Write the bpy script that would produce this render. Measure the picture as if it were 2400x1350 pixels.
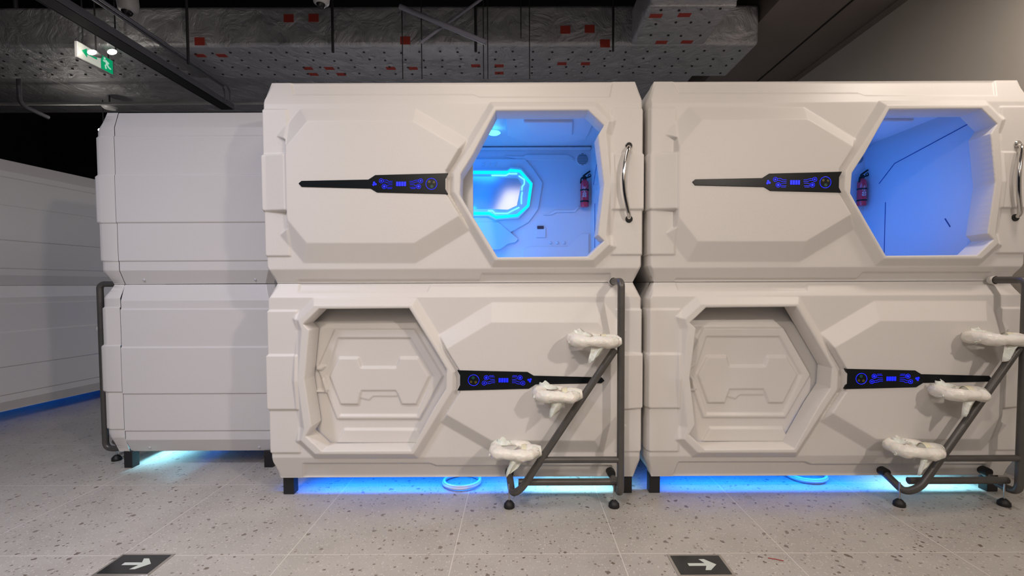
import bpy, bmesh, math, random
import numpy as np
from mathutils import Vector, Matrix
random.seed(7)
PI = math.pi
C = bpy.context.scene.collection
for o in list(bpy.data.objects): bpy.data.objects.remove(o)

# ------------------------------------------------------------------ camera
F = 1100.0; CX = 1215.0; CY = 709.0; EYE = 1.296
TH = math.radians(2.15); RO = math.radians(-0.22)
fw = Vector((0, math.cos(TH), -math.sin(TH))); up0 = Vector((0, math.sin(TH), math.cos(TH))); rt0 = Vector((1, 0, 0))
rt = math.cos(RO)*rt0 + math.sin(RO)*up0; up = -math.sin(RO)*rt0 + math.cos(RO)*up0
cam_d = bpy.data.cameras.new('camera'); cam = bpy.data.objects.new('camera', cam_d); C.objects.link(cam)
cam_d.sensor_width = 36; cam_d.lens = 36*F/2400
cam_d.shift_x = (1200-CX)/2400; cam_d.shift_y = (CY-675)/2400
cam_d.clip_start = .05; cam_d.clip_end = 100
mw = Matrix((rt, up, -fw)).transposed().to_4x4(); mw.translation = Vector((0, 0, EYE)); cam.matrix_world = mw
bpy.context.scene.camera = cam

# ------------------------------------------------------------------ world, lights, exposure
vs = bpy.context.scene.view_settings
vs.view_transform = 'Standard'; vs.look = 'None'; vs.gamma = 1; vs.use_curve_mapping = False; vs.exposure = -0.60
wd = bpy.data.worlds.new('world'); bpy.context.scene.world = wd; wd.use_nodes = True
wd.node_tree.nodes['Background'].inputs[0].default_value = (.55, .62, .9, 1)
wd.node_tree.nodes['Background'].inputs[1].default_value = .035

def area(name, loc, target, size, power, color, size_y=None, spread=None):
    l = bpy.data.lights.new(name, 'AREA'); l.energy = power; l.color = color; l.size = size
    if size_y: l.shape = 'RECTANGLE'; l.size_y = size_y
    if spread: l.spread = spread
    o = bpy.data.objects.new(name, l); C.objects.link(o); o.location = loc
    o.rotation_euler = (Vector(target)-Vector(loc)).to_track_quat('-Z', 'Y').to_euler()
    return o
WARM = (1, .87, .76); COOL = (.80, .82, 1)
area('downlight_key', (2.9, -1.3, 3.42), (.2, 1.2, 0), .20, 72, WARM, None, 2.3)
area('downlight_mid', (-.8, -.7, 3.42), (-.5, .8, 0), .22, 50, WARM, None, 2.3)
area('downlight_overhead', (-.2, 1.45, 3.42), (-.2, 1.7, 0), .6, 30, WARM, 1.6)
area('downlight_left', (-2.6, .9, 3.42), (-2.65, 1.8, 0), .5, 66, COOL, None, 2.4)
area('downlight_rear', (-.6, -2.6, 3.3), (-.5, 1.4, 0), 1.6, 20, WARM, None, 1.6)
area('bounce_fill_behind', (-.9, 6.9, 3.3), (-.9, 6.6, 0), 1.0, 105, (.92, .93, 1), 3.0)  # added lamp hidden behind the pods; its floor bounce lifts the duct undersides
area('wall_fill', (2.75, 2.2, 3.42), (3.1, 2.5, 0), .3, 28, WARM)  # added fill out of view, brightens the right wall

# ------------------------------------------------------------------ helpers
def onY(px, py, Y):
    d = fw + (px-CX)/F*rt + (CY-py)/F*up; t = Y/d.y
    return (d.x*t, EYE+d.z*t)
def at(px, py, Y):
    x, z = onY(px, py, Y); return Vector((x, Y, z))
def onFloor(px, py, z=0):
    d = fw + (px-CX)/F*rt + (CY-py)/F*up; t = (z-EYE)/d.z
    return Vector((d.x*t, d.y*t, z))

def link(name, me, mat=None, parent=None, label=None):
    o = bpy.data.objects.new(name, me); C.objects.link(o)
    if mat and not me.materials: me.materials.append(mat)
    if parent: o.parent = parent
    if label: o['label'] = label
    return o
def mesh(name, v, f, mat=None, parent=None, smooth=False, label=None, bevel=0, seg=2):
    me = bpy.data.meshes.new(name); me.from_pydata([tuple(p) for p in v], [], f); me.update()
    if smooth:
        me.shade_smooth(); me.set_sharp_from_angle(angle=math.radians(42))
    o = link(name, me, mat, parent, label)
    if bevel:
        m = o.modifiers.new('bevel', 'BEVEL'); m.width = bevel; m.segments = seg; m.limit_method = 'ANGLE'
        me.shade_smooth(); me.set_sharp_from_angle(angle=math.radians(42)); m.harden_normals = False
    return o
class MB:
    def __init__(s): s.v = []; s.f = []
    def add(s, v, f):
        n = len(s.v); s.v += [tuple(p) for p in v]; s.f += [tuple(i+n for i in q) for q in f]; return s
    def box(s, a, b):
        x0, y0, z0 = a; x1, y1, z1 = b
        return s.add([(x0,y0,z0),(x1,y0,z0),(x1,y1,z0),(x0,y1,z0),(x0,y0,z1),(x1,y0,z1),(x1,y1,z1),(x0,y1,z1)],
              [(0,3,2,1),(4,5,6,7),(0,1,5,4),(1,2,6,5),(2,3,7,6),(3,0,4,7)])
    def prism(s, poly, y0, y1):            # poly in (x,z), extruded along y
        n = len(poly); A = sum(poly[i][0]*poly[(i+1) % n][1]-poly[(i+1) % n][0]*poly[i][1] for i in range(n))
        if A < 0: poly = poly[::-1]
        v = [(p[0], y0, p[1]) for p in poly]+[(p[0], y1, p[1]) for p in poly]
        f = [tuple(range(n)), tuple(range(2*n-1, n-1, -1))]+[(i, i+n, (i+1) % n+n, (i+1) % n) for i in range(n)]
        return s.add(v, f)
    def tube(s, pts, r, seg=14, closed=False, cap=True, rfun=None):
        pts = [Vector(p) for p in pts]; n = len(pts); rings = []
        prev = None
        for i, p in enumerate(pts):
            a = pts[i-1] if (i > 0 or closed) else p; b = pts[(i+1) % n] if (i < n-1 or closed) else p
            t = (b-a).normalized()
            if prev is None:
                q = Vector((0, 0, 1)) if abs(t.z) < .9 else Vector((1, 0, 0))
                u = t.cross(q).normalized()
            else:
                u = (prev-t*prev.dot(t)).normalized()
            prev = u; w = t.cross(u)
            R = rfun(i, n) if rfun else r
            rings.append([p+(u*math.cos(2*PI*k/seg)+w*math.sin(2*PI*k/seg))*R for k in range(seg)])
        v = [q for rg in rings for q in rg]; f = []
        for i in range(n if closed else n-1):
            j = (i+1) % n
            for k in range(seg):
                k2 = (k+1) % seg; f.append((i*seg+k, i*seg+k2, j*seg+k2, j*seg+k))
        if not closed and cap:
            f.append(tuple(range(seg-1, -1, -1))); f.append(tuple((n-1)*seg+k for k in range(seg)))
        return s.add(v, f)
    def lathe(s, prof, center=(0,0,0), axis='z', seg=28):   # prof: (r, h)
        v = []; f = []
        for r, h in prof:
            for k in range(seg):
                a = 2*PI*k/seg; c, q = r*math.cos(a), r*math.sin(a)
                if axis == 'z': p = (c, q, h)
                elif axis == 'y': p = (c, h, -q)
                else: p = (h, c, q)
                v.append((p[0]+center[0], p[1]+center[1], p[2]+center[2]))
        m = len(prof)
        for i in range(m-1):
            for k in range(seg):
                k2 = (k+1) % seg; f.append((i*seg+k, i*seg+k2, (i+1)*seg+k2, (i+1)*seg+k))
        f.append(tuple(range(seg-1, -1, -1))); f.append(tuple((m-1)*seg+k for k in range(seg)))
        return s.add(v, f)
    def build(s, name, mat=None, parent=None, **k):
        return mesh(name, s.v, s.f, mat, parent, **k)
def fillet(pts, r, n=7):
    pts = [Vector(p) for p in pts]; out = [pts[0]]
    for i in range(1, len(pts)-1):
        a, b, c = pts[i-1], pts[i], pts[i+1]
        d1 = (a-b); d2 = (c-b); rr = min(r, d1.length*.48, d2.length*.48)
        p = b+d1.normalized()*rr; q = b+d2.normalized()*rr
        for k in range(n+1):
            t = k/n; out.append(p*(1-t)**2+b*2*t*(1-t)+q*t*t)
    out.append(pts[-1]); return out
def thing(name, label, cat, loc=(0,0,0), rz=0, group=None):
    o = bpy.data.objects.new(name, None); C.objects.link(o); o.location = loc; o.rotation_euler = (0, 0, rz)
    o.empty_display_size = .1; o['label'] = label; o['category'] = cat
    if group: o['group'] = group
    return o
def tag(o, label, cat, group=None, kind=None):
    o['label'] = label; o['category'] = cat
    if group: o['group'] = group
    if kind: o['kind'] = kind
    return o
def struct(o): o['kind'] = 'structure'; return o
def dup(root, loc, rz, label, group=None, drop=()):
    r = root.copy(); C.objects.link(r); r.location = loc; r.rotation_euler = (0, 0, rz); r['label'] = label
    if group: r['group'] = group
    def rec(src, dst):
        for ch in src.children:
            if ch.name.split('.')[0] in drop: continue
            c = ch.copy(); C.objects.link(c); c.parent = dst; rec(ch, c)
    rec(root, r); return r

# ------------------------------------------------------------------ materials
def mat(name, col, rough=.5, metal=0, emit=None, es=0, coat=0, spec=.5, trans=0, alpha=1, sss=0):
    m = bpy.data.materials.new(name); m.use_nodes = True; b = m.node_tree.nodes['Principled BSDF']
    b.inputs['Base Color'].default_value = (*col, 1); b.inputs['Roughness'].default_value = rough
    b.inputs['Metallic'].default_value = metal; b.inputs['Coat Weight'].default_value = coat
    b.inputs['Specular IOR Level'].default_value = spec; b.inputs['Transmission Weight'].default_value = trans
    b.inputs['Alpha'].default_value = alpha
    if emit: b.inputs['Emission Color'].default_value = (*emit, 1); b.inputs['Emission Strength'].default_value = es
    return m
def nd(m, t, **k):
    n = m.node_tree.nodes.new(t)
    for a, b in k.items(): setattr(n, a, b)
    return n
def noise_col(m, scale, amt, bump=0, bscale=None, rough_amt=0):
    nt = m.node_tree; b = nt.nodes['Principled BSDF']; base = tuple(b.inputs['Base Color'].default_value)
    tc = nd(m, 'ShaderNodeTexCoord'); ns = nd(m, 'ShaderNodeTexNoise'); ns.inputs['Scale'].default_value = scale; ns.inputs['Detail'].default_value = 4
    nt.links.new(tc.outputs['Object'], ns.inputs['Vector'])
    r = nd(m, 'ShaderNodeMapRange'); r.inputs[3].default_value = 1-amt; r.inputs[4].default_value = 1+amt
    nt.links.new(ns.outputs[0], r.inputs[0])
    mx = nd(m, 'ShaderNodeVectorMath', operation='SCALE'); mx.inputs[0].default_value = base[:3]
    nt.links.new(r.outputs[0], mx.inputs['Scale']); nt.links.new(mx.outputs[0], b.inputs['Base Color'])
    if bump:
        n2 = nd(m, 'ShaderNodeTexNoise'); n2.inputs['Scale'].default_value = bscale or scale*6; n2.inputs['Detail'].default_value = 3
        nt.links.new(tc.outputs['Object'], n2.inputs['Vector'])
        bp = nd(m, 'ShaderNodeBump'); bp.inputs['Strength'].default_value = bump; bp.inputs['Distance'].default_value = .01
        nt.links.new(n2.outputs[0], bp.inputs['Height']); nt.links.new(bp.outputs[0], b.inputs['Normal'])
    return m
M = {}
M['shell'] = noise_col(mat('white_moulded_plastic', (.66, .635, .61), .46), 1.3, .02, .05, 55)
M['body'] = noise_col(mat('white_side_plastic', (.64, .62, .61), .42), 1.1, .025, .05, 40)
M['liner'] = noise_col(mat('white_interior_plastic', (.72, .74, .78), .3), 2, .02, .03, 30)
M['strip'] = mat('black_gloss_glass', (.004, .006, .008), .3, spec=.25)
M['blue_led'] = mat('blue_backlit_icon', (0, 0, .05), .4, emit=(.004, .012, 1), es=3.0)
M['icon_yellow'] = mat('amber_backlit_dot', (.05, .04, 0), .4, emit=(.3, .2, .05), es=.12)
M['icon_green'] = mat('teal_backlit_dot', (0, .04, .02), .4, emit=(.02, .2, .2), es=.12)
M['gap'] = mat('black_fittings_and_seam_shade', (.012, .012, .013), .7)
M['chrome'] = mat('polished_chrome', (.62, .6, .57), .12, 1)
M['steel'] = noise_col(mat('dark_painted_steel', (.10, .094, .088), .38, .35), 20, .2, .08, 120)
M['leg'] = mat('black_leg_steel', (.012, .012, .014), .45)
M['rubber'] = mat('black_foot_rubber', (.008, .008, .009), .55)
M['zinc'] = mat('zinc_threaded_rod', (.5, .5, .5), .3, 1)
M['red'] = mat('red_enamel', (.85, .03, .06), .25, coat=.5)
M['white_print'] = mat('white_print', (.8, .8, .8), .5)
M['hose'] = mat('white_hose', (.6, .62, .66), .4)
M['dark_face'] = mat('dark_socket_face', (.02, .025, .05), .3)
def foam_mat():
    m = mat('foam_wrap', (.80, .78, .72), .35, spec=.6); nt = m.node_tree; b = nt.nodes['Principled BSDF']
    noise_col(m, 9, .12, .9, 26)
    b.inputs['Subsurface Weight'].default_value = .25; b.inputs['Subsurface Scale'].default_value = .02
    return m
M['foam'] = foam_mat()
M['film'] = noise_col(mat('thin_wrap_film', (.85, .84, .8), .25, alpha=.55), 12, .1, .6, 40)
M['tape'] = mat('yellowed_tape', (.72, .68, .5), .35)

# floor: terrazzo tiles, 0.8 m, pale joints
def floor_mat():
    m = mat('terrazzo_floor', (.4, .38, .35), .3); nt = m.node_tree; L = nt.links; b = nt.nodes['Principled BSDF']
    tc = nd(m, 'ShaderNodeTexCoord')
    def math_(op, a, b2=None, c=None):
        n = nd(m, 'ShaderNodeMath', operation=op)
        for i, x in enumerate((a, b2, c)):
            if x is None: continue
            if isinstance(x, (int, float)): n.inputs[i].default_value = x
            else: L.new(x, n.inputs[i])
        return n.outputs[0]
    col = None
    base = nd(m, 'ShaderNodeTexNoise'); base.inputs['Scale'].default_value = 3; base.inputs['Detail'].default_value = 6
    L.new(tc.outputs['Object'], base.inputs['Vector'])
    cr = nd(m, 'ShaderNodeValToRGB'); cr.color_ramp.elements[0].position = .3; cr.color_ramp.elements[1].position = .7
    cr.color_ramp.elements[0].color = (.37, .345, .315, 1); cr.color_ramp.elements[1].color = (.45, .425, .39, 1)
    L.new(base.outputs[0], cr.inputs[0]); col = cr.outputs[0]
    def chips(scale, thr, size, cA, cB, seedoff, fac=1.0):
        nonlocal col
        mp = nd(m, 'ShaderNodeMapping'); mp.inputs['Location'].default_value = seedoff
        dn = nd(m, 'ShaderNodeTexNoise'); dn.inputs['Scale'].default_value = scale*1.6
        L.new(tc.outputs['Object'], dn.inputs['Vector'])
        ad = nd(m, 'ShaderNodeMix', data_type='RGBA', blend_type='ADD'); ad.inputs[0].default_value = .018*40/scale
        L.new(tc.outputs['Object'], ad.inputs[6]); L.new(dn.outputs['Color'], ad.inputs[7])
        L.new(ad.outputs[2], mp.inputs['Vector'])
        v = nd(m, 'ShaderNodeTexVoronoi', voronoi_dimensions='2D'); v.inputs['Scale'].default_value = scale
        L.new(mp.outputs[0], v.inputs['Vector'])
        sep = nd(m, 'ShaderNodeSeparateColor'); L.new(v.outputs['Color'], sep.inputs[0])
        pick = math_('GREATER_THAN', sep.outputs[0], thr)
        rad = math_('MULTIPLY', sep.outputs[1], size)
        near = math_('LESS_THAN', v.outputs['Distance'], rad)
        fc = math_('MULTIPLY', math_('MULTIPLY', pick, near), fac)
        cm = nd(m, 'ShaderNodeMix', data_type='RGBA'); cm.inputs[6].default_value = (*cA, 1); cm.inputs[7].default_value = (*cB, 1)
        L.new(sep.outputs[2], cm.inputs[0])
        mx = nd(m, 'ShaderNodeMix', data_type='RGBA'); L.new(fc, mx.inputs[0]); L.new(col, mx.inputs[6]); L.new(cm.outputs[2], mx.inputs[7])
        col = mx.outputs[2]
    chips(150, .55, .5, (.50, .48, .45), (.33, .31, .28), (3, 7, 0), .7)
    chips(90, .72, .42, (.58, .56, .53), (.55, .50, .44), (1, 2, 0), .8)
    chips(48, .80, .30, (.13, .10, .08), (.22, .18, .15), (9, 4, 0), .85)
    chips(24, .80, .28, (.10, .065, .045), (.20, .17, .15), (5, 1, 0), .85)
    sp = nd(m, 'ShaderNodeSeparateXYZ'); L.new(tc.outputs['Object'], sp.inputs[0])
    def joint(o, off):
        w = math_('PINGPONG', math_('SUBTRACT', o, off), .4)
        return math_('LESS_THAN', w, .0022)
    jj = math_('MAXIMUM', joint(sp.outputs[0], .4845), joint(sp.outputs[1], 2.215))
    mx = nd(m, 'ShaderNodeMix', data_type='RGBA'); L.new(jj, mx.inputs[0]); L.new(col, mx.inputs[6]); mx.inputs[7].default_value = (.6, .57, .52, 1)
    L.new(mx.outputs[2], b.inputs['Base Color'])
    rn = nd(m, 'ShaderNodeMapRange'); rn.inputs[3].default_value = .22; rn.inputs[4].default_value = .4
    L.new(base.outputs[0], rn.inputs[0]); L.new(rn.outputs[0], b.inputs['Roughness'])
    b.inputs['Specular IOR Level'].default_value = .4
    return m
def foil_mat(name, col, rough, metal):
    m = mat(name, col, rough, metal); nt = m.node_tree; L = nt.links; b = nt.nodes['Principled BSDF']
    tc = nd(m, 'ShaderNodeTexCoord')
    n1 = nd(m, 'ShaderNodeTexNoise'); n1.inputs['Scale'].default_value = 4.5; n1.inputs['Detail'].default_value = 8; n1.inputs['Roughness'].default_value = .62; n1.inputs['Distortion'].default_value = .8
    L.new(tc.outputs['Object'], n1.inputs['Vector'])
    # quilted dimples where the insulation pins pull the foil in
    v = nd(m, 'ShaderNodeTexVoronoi'); v.inputs['Scale'].default_value = 7; v.inputs['Randomness'].default_value = .25
    L.new(tc.outputs['Object'], v.inputs['Vector'])
    dm = nd(m, 'ShaderNodeMapRange'); dm.inputs[1].default_value = 0; dm.inputs[2].default_value = .22; dm.inputs[3].default_value = -.25; dm.inputs[4].default_value = 0
    L.new(v.outputs['Distance'], dm.inputs[0])
    ad = nd(m, 'ShaderNodeMath', operation='ADD'); L.new(n1.outputs[0], ad.inputs[0]); L.new(dm.outputs[0], ad.inputs[1])
    bp = nd(m, 'ShaderNodeBump'); bp.inputs['Strength'].default_value = 1; bp.inputs['Distance'].default_value = .05
    L.new(ad.outputs[0], bp.inputs['Height']); L.new(bp.outputs[0], b.inputs['Normal'])
    rr = nd(m, 'ShaderNodeMapRange'); rr.inputs[3].default_value = rough-.12; rr.inputs[4].default_value = rough+.15
    L.new(n1.outputs[0], rr.inputs[0]); L.new(rr.outputs[0], b.inputs['Roughness'])
    return m
M['floor'] = floor_mat()
M['foil'] = foil_mat('foil_insulation', (.62, .62, .66), .42, .6)
M['pin'] = mat('insulation_pin', (.05, .05, .05), .4, .5)
M['redtape'] = mat('red_tape', (.42, .05, .035), .5)
M['bulk'] = noise_col(mat('grey_bulkhead_board', (.20, .17, .155), .6), 1.5, .15, .1, 20)
M['wallr'] = noise_col(mat('beige_wall_paint', (.62, .58, .52), .6), 1, .04, .05, 60)
M['dark'] = noise_col(mat('dark_painted_concrete', (.022, .023, .027), .85), 2, .3, .2, 14)
M['pipe'] = mat('grey_conduit', (.20, .20, .23), .4, .5)
M['darkpipe'] = mat('dark_conduit', (.05, .05, .055), .45, .4)
M['whitepipe'] = mat('white_pipe', (.45, .45, .46), .5)
M['camwhite'] = mat('white_camera_housing', (.5, .5, .52), .4)
M['glassblk'] = mat('black_dome_glass', (.01, .01, .012), .08)

# ------------------------------------------------------------------ room
def quadbox(name, a, b, m, **k): return struct(MB().box(a, b).build(name, m, **k))
quadbox('floor', (-9, -4, -.1), (3.4, 9.2, 0), M['floor'])
quadbox('ceiling', (-9, -4, 5.0), (3.4, 9.2, 5.1), M['dark'])
quadbox('wall_back', (-9, 9.0, 0), (3.4, 9.15, 5.0), M['dark'])
quadbox('wall_left', (-9.1, -4, 0), (-9, 9.2, 5.0), M['dark'])
quadbox('wall_right', (3.32, -4, 0), (3.45, 9.0, 5.0), M['wallr'])

# ------------------------------------------------------------------ capsule pods
W = 2.236; HH = 1.19; HW = W/2; DEP = 1.15; SK = .075
FY = 2.84                    # depth of the pods' rim plane
PX = [-.382, 1.892]; ZL = .118; ZU = 1.311
CZ = ZU + HH/2
PROF = [(0,-.038),(.095,0),(.143,0),(.147,.005),(.366,.005),(.371,.012),(.642,.012),(.647,.005),(.865,.005),(.869,0),(.92,0),(1,-.045)]
def L2(px, py, Y=FY-.05):          # measured on the upper left pod -> the mould's own coordinates
    x, z = onY(px, py, Y); return (x-PX[0], z-CZ)
outline = [( HW+o, HH/2-f*HH) for f, o in PROF]+[(-HW-o, HH/2-f*HH) for f, o in reversed(PROF)]
HOLE_PX = [(1162.5,260.5),(1378,259),(1415,295),(1401,318),(1415,432),(1401,551),(1415,565),(1378,601),(1166,603),(1110,511),(1078,457),(1080,409),(1109,362)]
hole = [L2(*p, FY-.085) for p in HOLE_PX]
HY = -.083                    # local y of the opening's lip

def seg_project(P, poly):
    best = np.full(len(P), 1e9); Q = P.copy(); n = len(poly)
    for i in range(n):
        a = np.array(poly[i]); b = np.array(poly[(i+1) % n]); d = b-a; t = np.clip(((P-a)@d)/(d@d), 0, 1)
        q = a+t[:, None]*d; r = np.hypot(*(P-q).T); k = r < best; best[k] = r[k]; Q[k] = q[k]
    for i in range(n):      # corners pull their nearest vertex
        a = np.array(poly[i]); r = np.hypot(*(P-a).T); j = int(np.argmin(r)); Q[j] = a; best[j] = min(best[j], 1e-6)
    ins = np.zeros(len(P), bool); x, y = P.T
    for i in range(n):
        x1, y1 = poly[i]; x2, y2 = poly[(i+1) % n]
        c = ((y1 > y) != (y2 > y)); xi = (x2-x1)*(y-y1)/((y2-y1) if y2 != y1 else 1e-12)+x1; ins ^= c & (x < xi)
    return best, Q, ins
def ramp(X, Z, a, b, w, H):        # 0 on line a->b, rising to H at distance w on its right-hand side (seen from the front)
    dx, dz = b[0]-a[0], b[1]-a[1]; l = math.hypot(dx, dz)
    d = ((X-a[0])*dz-(Z-a[1])*dx)/l
    return np.clip(d/w, 0, 1)*H
def rampf(X, Z, lines):
    h = None
    for a, b, w, H in lines:
        r = ramp(X, Z, L2(*a), L2(*b), w, H); h = r if h is None else np.minimum(h, r)
    return h
def inside(X, Z, poly):
    P = np.stack([X.ravel(), Z.ravel()], 1); _, _, i = seg_project(P, poly); return i.reshape(X.shape)
def sdist(X, Z, poly):
    P = np.stack([X.ravel(), Z.ravel()], 1); d, _, i = seg_project(P, poly)
    return np.where(i, d, -d).reshape(X.shape)
def blur(h, n):
    for _ in range(n):
        p = np.pad(h, 1, mode='edge'); h = (p[:-2, 1:-1]+p[2:, 1:-1]+p[1:-1, :-2]+p[1:-1, 2:]+4*p[1:-1, 1:-1])/8
    return h
def front_height(X, Z):
    B = .05; pm = .0026
    zt = lambda y: L2(1065, y)[1]; xl = lambda x: L2(x, 430)[0]
    s = lambda v, a, b: np.clip((v-a)/(b-a), 0, 1)
    top = s(Z, HH/2, zt(243)); bot = s(Z, -HH/2, zt(630)); h = B*np.minimum(top, bot)
    # shallow recesses in the top and bottom bevels
    cham = (HH/2-.055)
    tp = [L2(669,180),L2(681,219),L2(1108,219),L2(1122,226),L2(1432,226),L2(1442,180)]
    bp = [L2(1442,690),L2(1434,640),L2(1128,640),L2(1122,655),L2(690,655),L2(680,690)]
    for q in (tp, bp): h = h-np.clip(sdist(X, Z, q)/.008, 0, 1)*.011
    # side margins with stepped tabs
    fz = (HH/2-Z)/HH
    def lv(a, b, H): return np.clip((fz-a)/.006, 0, 1)*np.clip((b-fz)/.006, 0, 1)*H
    tabs = lv(.143, .869, .010)+lv(.366, .647, .012)
    ml = 1-s(X, xl(675), xl(681)); mr = s(X, xl(1430), xl(1436))
    h = h+tabs*np.maximum(ml, mr)
    # raised panel
    Hp = .052
    T = [((704,255),(974,255),.088,Hp),((974,255),(1082,319),.078,Hp),((1082,552),(975,617),.098,Hp),((975,617),(712,617),.115,Hp),
         ((650,320),(704,255),.105,Hp),((712,617),(658,551),.105,Hp)]
    A = rampf(X, Z, T)
    A = np.minimum(A, Hp*(.5*s(X, xl(628), xl(677))+.5*s(X, xl(676), xl(681))))*np.where(X < xl(676), (fz > .366)*(fz < .647), 1)
    B1 = rampf(X, Z, T+[((690,341),(650,320),.009,Hp)])
    B2 = rampf(X, Z, T+[((658,551),(693,525),.009,Hp)])
    plat = np.maximum(A, np.maximum(B1, B2))
    right = 1-s(X, xl(1120), xl(1135))
    plat = plat*right
    # ring round the opening
    ring = [L2(1149,239),L2(1399,239),L2(1444,284),L2(1434,318),L2(1446,432),L2(1434,551),L2(1444,580),L2(1394,627),L2(1152,627),L2(1049,457),L2(1049,405)]
    d = sdist(X, Z, ring); rg = np.clip(d/.042, 0, 1)*.038
    keep_ = 1-np.clip((d+.002)/.009, 0, 1)
    h = h+plat*keep_+rg
    # soft rim
    e = sdist(X, Z, outline); h = h*(.35+.65*np.clip(e/.012, 0, 1))
    return h
def field_mesh(name, poly, hfun, cell, holes=(), skirt=None, hole_depth=None, passes=1, jx=0):
    xs = [p[0] for p in poly]; zs = [p[1] for p in poly]
    nx = int((max(xs)-min(xs))/cell)+1; nz = int((max(zs)-min(zs))/cell)+1
    gx = np.linspace(min(xs), max(xs), nx); gz = np.linspace(min(zs), max(zs), nz)
    X, Z = np.meshgrid(gx, gz); h = blur(hfun(X, Z), passes)
    P = np.stack([X.ravel(), Z.ravel()], 1); keep = np.ones(len(P), bool); onb = np.zeros(len(P), bool); kind = np.zeros(len(P), int)
    P0 = P.copy()
    for k, (pg, isout) in enumerate([(poly, True)]+[(q, False) for q in holes]):
        b, Q, ins = seg_project(P0, pg); near = b < cell*.72
        P[near] = Q[near]; onb |= near; kind[near] = k+1
        keep &= (near | (ins if isout else ~ins))
    H = h.ravel().copy()
    for k in range(len(holes)): H[kind == k+2] = -HY if hole_depth is not None else 0
    idx = np.arange(nx*nz).reshape(nz, nx)
    a, b_, c, d = idx[:-1, :-1].ravel(), idx[:-1, 1:].ravel(), idx[1:, 1:].ravel(), idx[1:, :-1].ravel()
    ok = keep[a] & keep[b_] & keep[c] & keep[d]
    ok &= ~(onb[a] & onb[b_] & onb[c] & onb[d] & False)
    faces = np.stack([a, b_, c, d], 1)[ok]
    # fully-on-boundary quads lying outside are degenerate: test the centre
    cen = P[faces].mean(1); _, _, i0 = seg_project(cen, poly); g = i0
    for q in holes: g &= ~seg_project(cen, q)[2]
    faces = faces[g]
    # triangles where three corners are kept
    tri = []
    cand = ~ok & ((keep[a].astype(int)+keep[b_]+keep[c]+keep[d]) == 3)
    for q in np.stack([a, b_, c, d], 1)[cand]:
        t = [i for i in q if keep[i]]; tri.append(t)
    if tri:
        tri = np.array(tri); cen = P[tri].mean(1); g = seg_project(cen, poly)[2]
        for q in holes: g &= ~seg_project(cen, q)[2]
        tri = tri[g]
    used = np.unique(np.concatenate([faces.ravel(), np.array(tri, int).ravel()])); mp = -np.ones(len(P), int); mp[used] = np.arange(len(used))
    v = [(P[i, 0], -H[i], P[i, 1]) for i in used]
    f = [tuple(mp[q]) for q in faces]+[tuple(mp[q]) for q in tri]
    bm = bmesh.new(); bv = [bm.verts.new(p) for p in v]
    for q in f:
        try: bm.faces.new([bv[i] for i in q])
        except ValueError: pass
    bmesh.ops.remove_doubles(bm, verts=bm.verts, dist=1e-5)
    bmesh.ops.dissolve_degenerate(bm, dist=1e-6, edges=bm.edges)
    be = [e for e in bm.edges if e.is_boundary]
    def near_hole(e):
        m_ = (e.verts[0].co+e.verts[1].co)/2
        for q in holes:
            if min(p[0] for p in q)-.03 < m_.x < max(p[0] for p in q)+.03 and min(p[1] for p in q)-.03 < m_.z < max(p[1] for p in q)+.03: return True
        return False
    he = [e for e in be if near_hole(e)]; oe = [e for e in be if e not in set(he)]
    sharp = set()
    for es, y in ((oe, skirt), (he, hole_depth)):
        if y is None or not es: continue
        r = bmesh.ops.extrude_edge_only(bm, edges=es)
        for g_ in r['geom']:
            if isinstance(g_, bmesh.types.BMVert): g_.co.y = y
    bmesh.ops.recalc_face_normals(bm, faces=bm.faces)
    me = bpy.data.meshes.new(name); bm.to_mesh(me); bm.free()
    # normals outward: make sure the face nearest the middle points to -y
    s = sum(p.normal.y*p.area for p in me.polygons)
    if s > 0: me.flip_normals()
    me.shade_smooth(); me.set_sharp_from_angle(angle=math.radians(58))
    return me
front_me = field_mesh('front_shell', outline, front_height, .0042, holes=[hole], skirt=SK, hole_depth=.045, passes=1)
front_me.materials.append(M['shell'])

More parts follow.
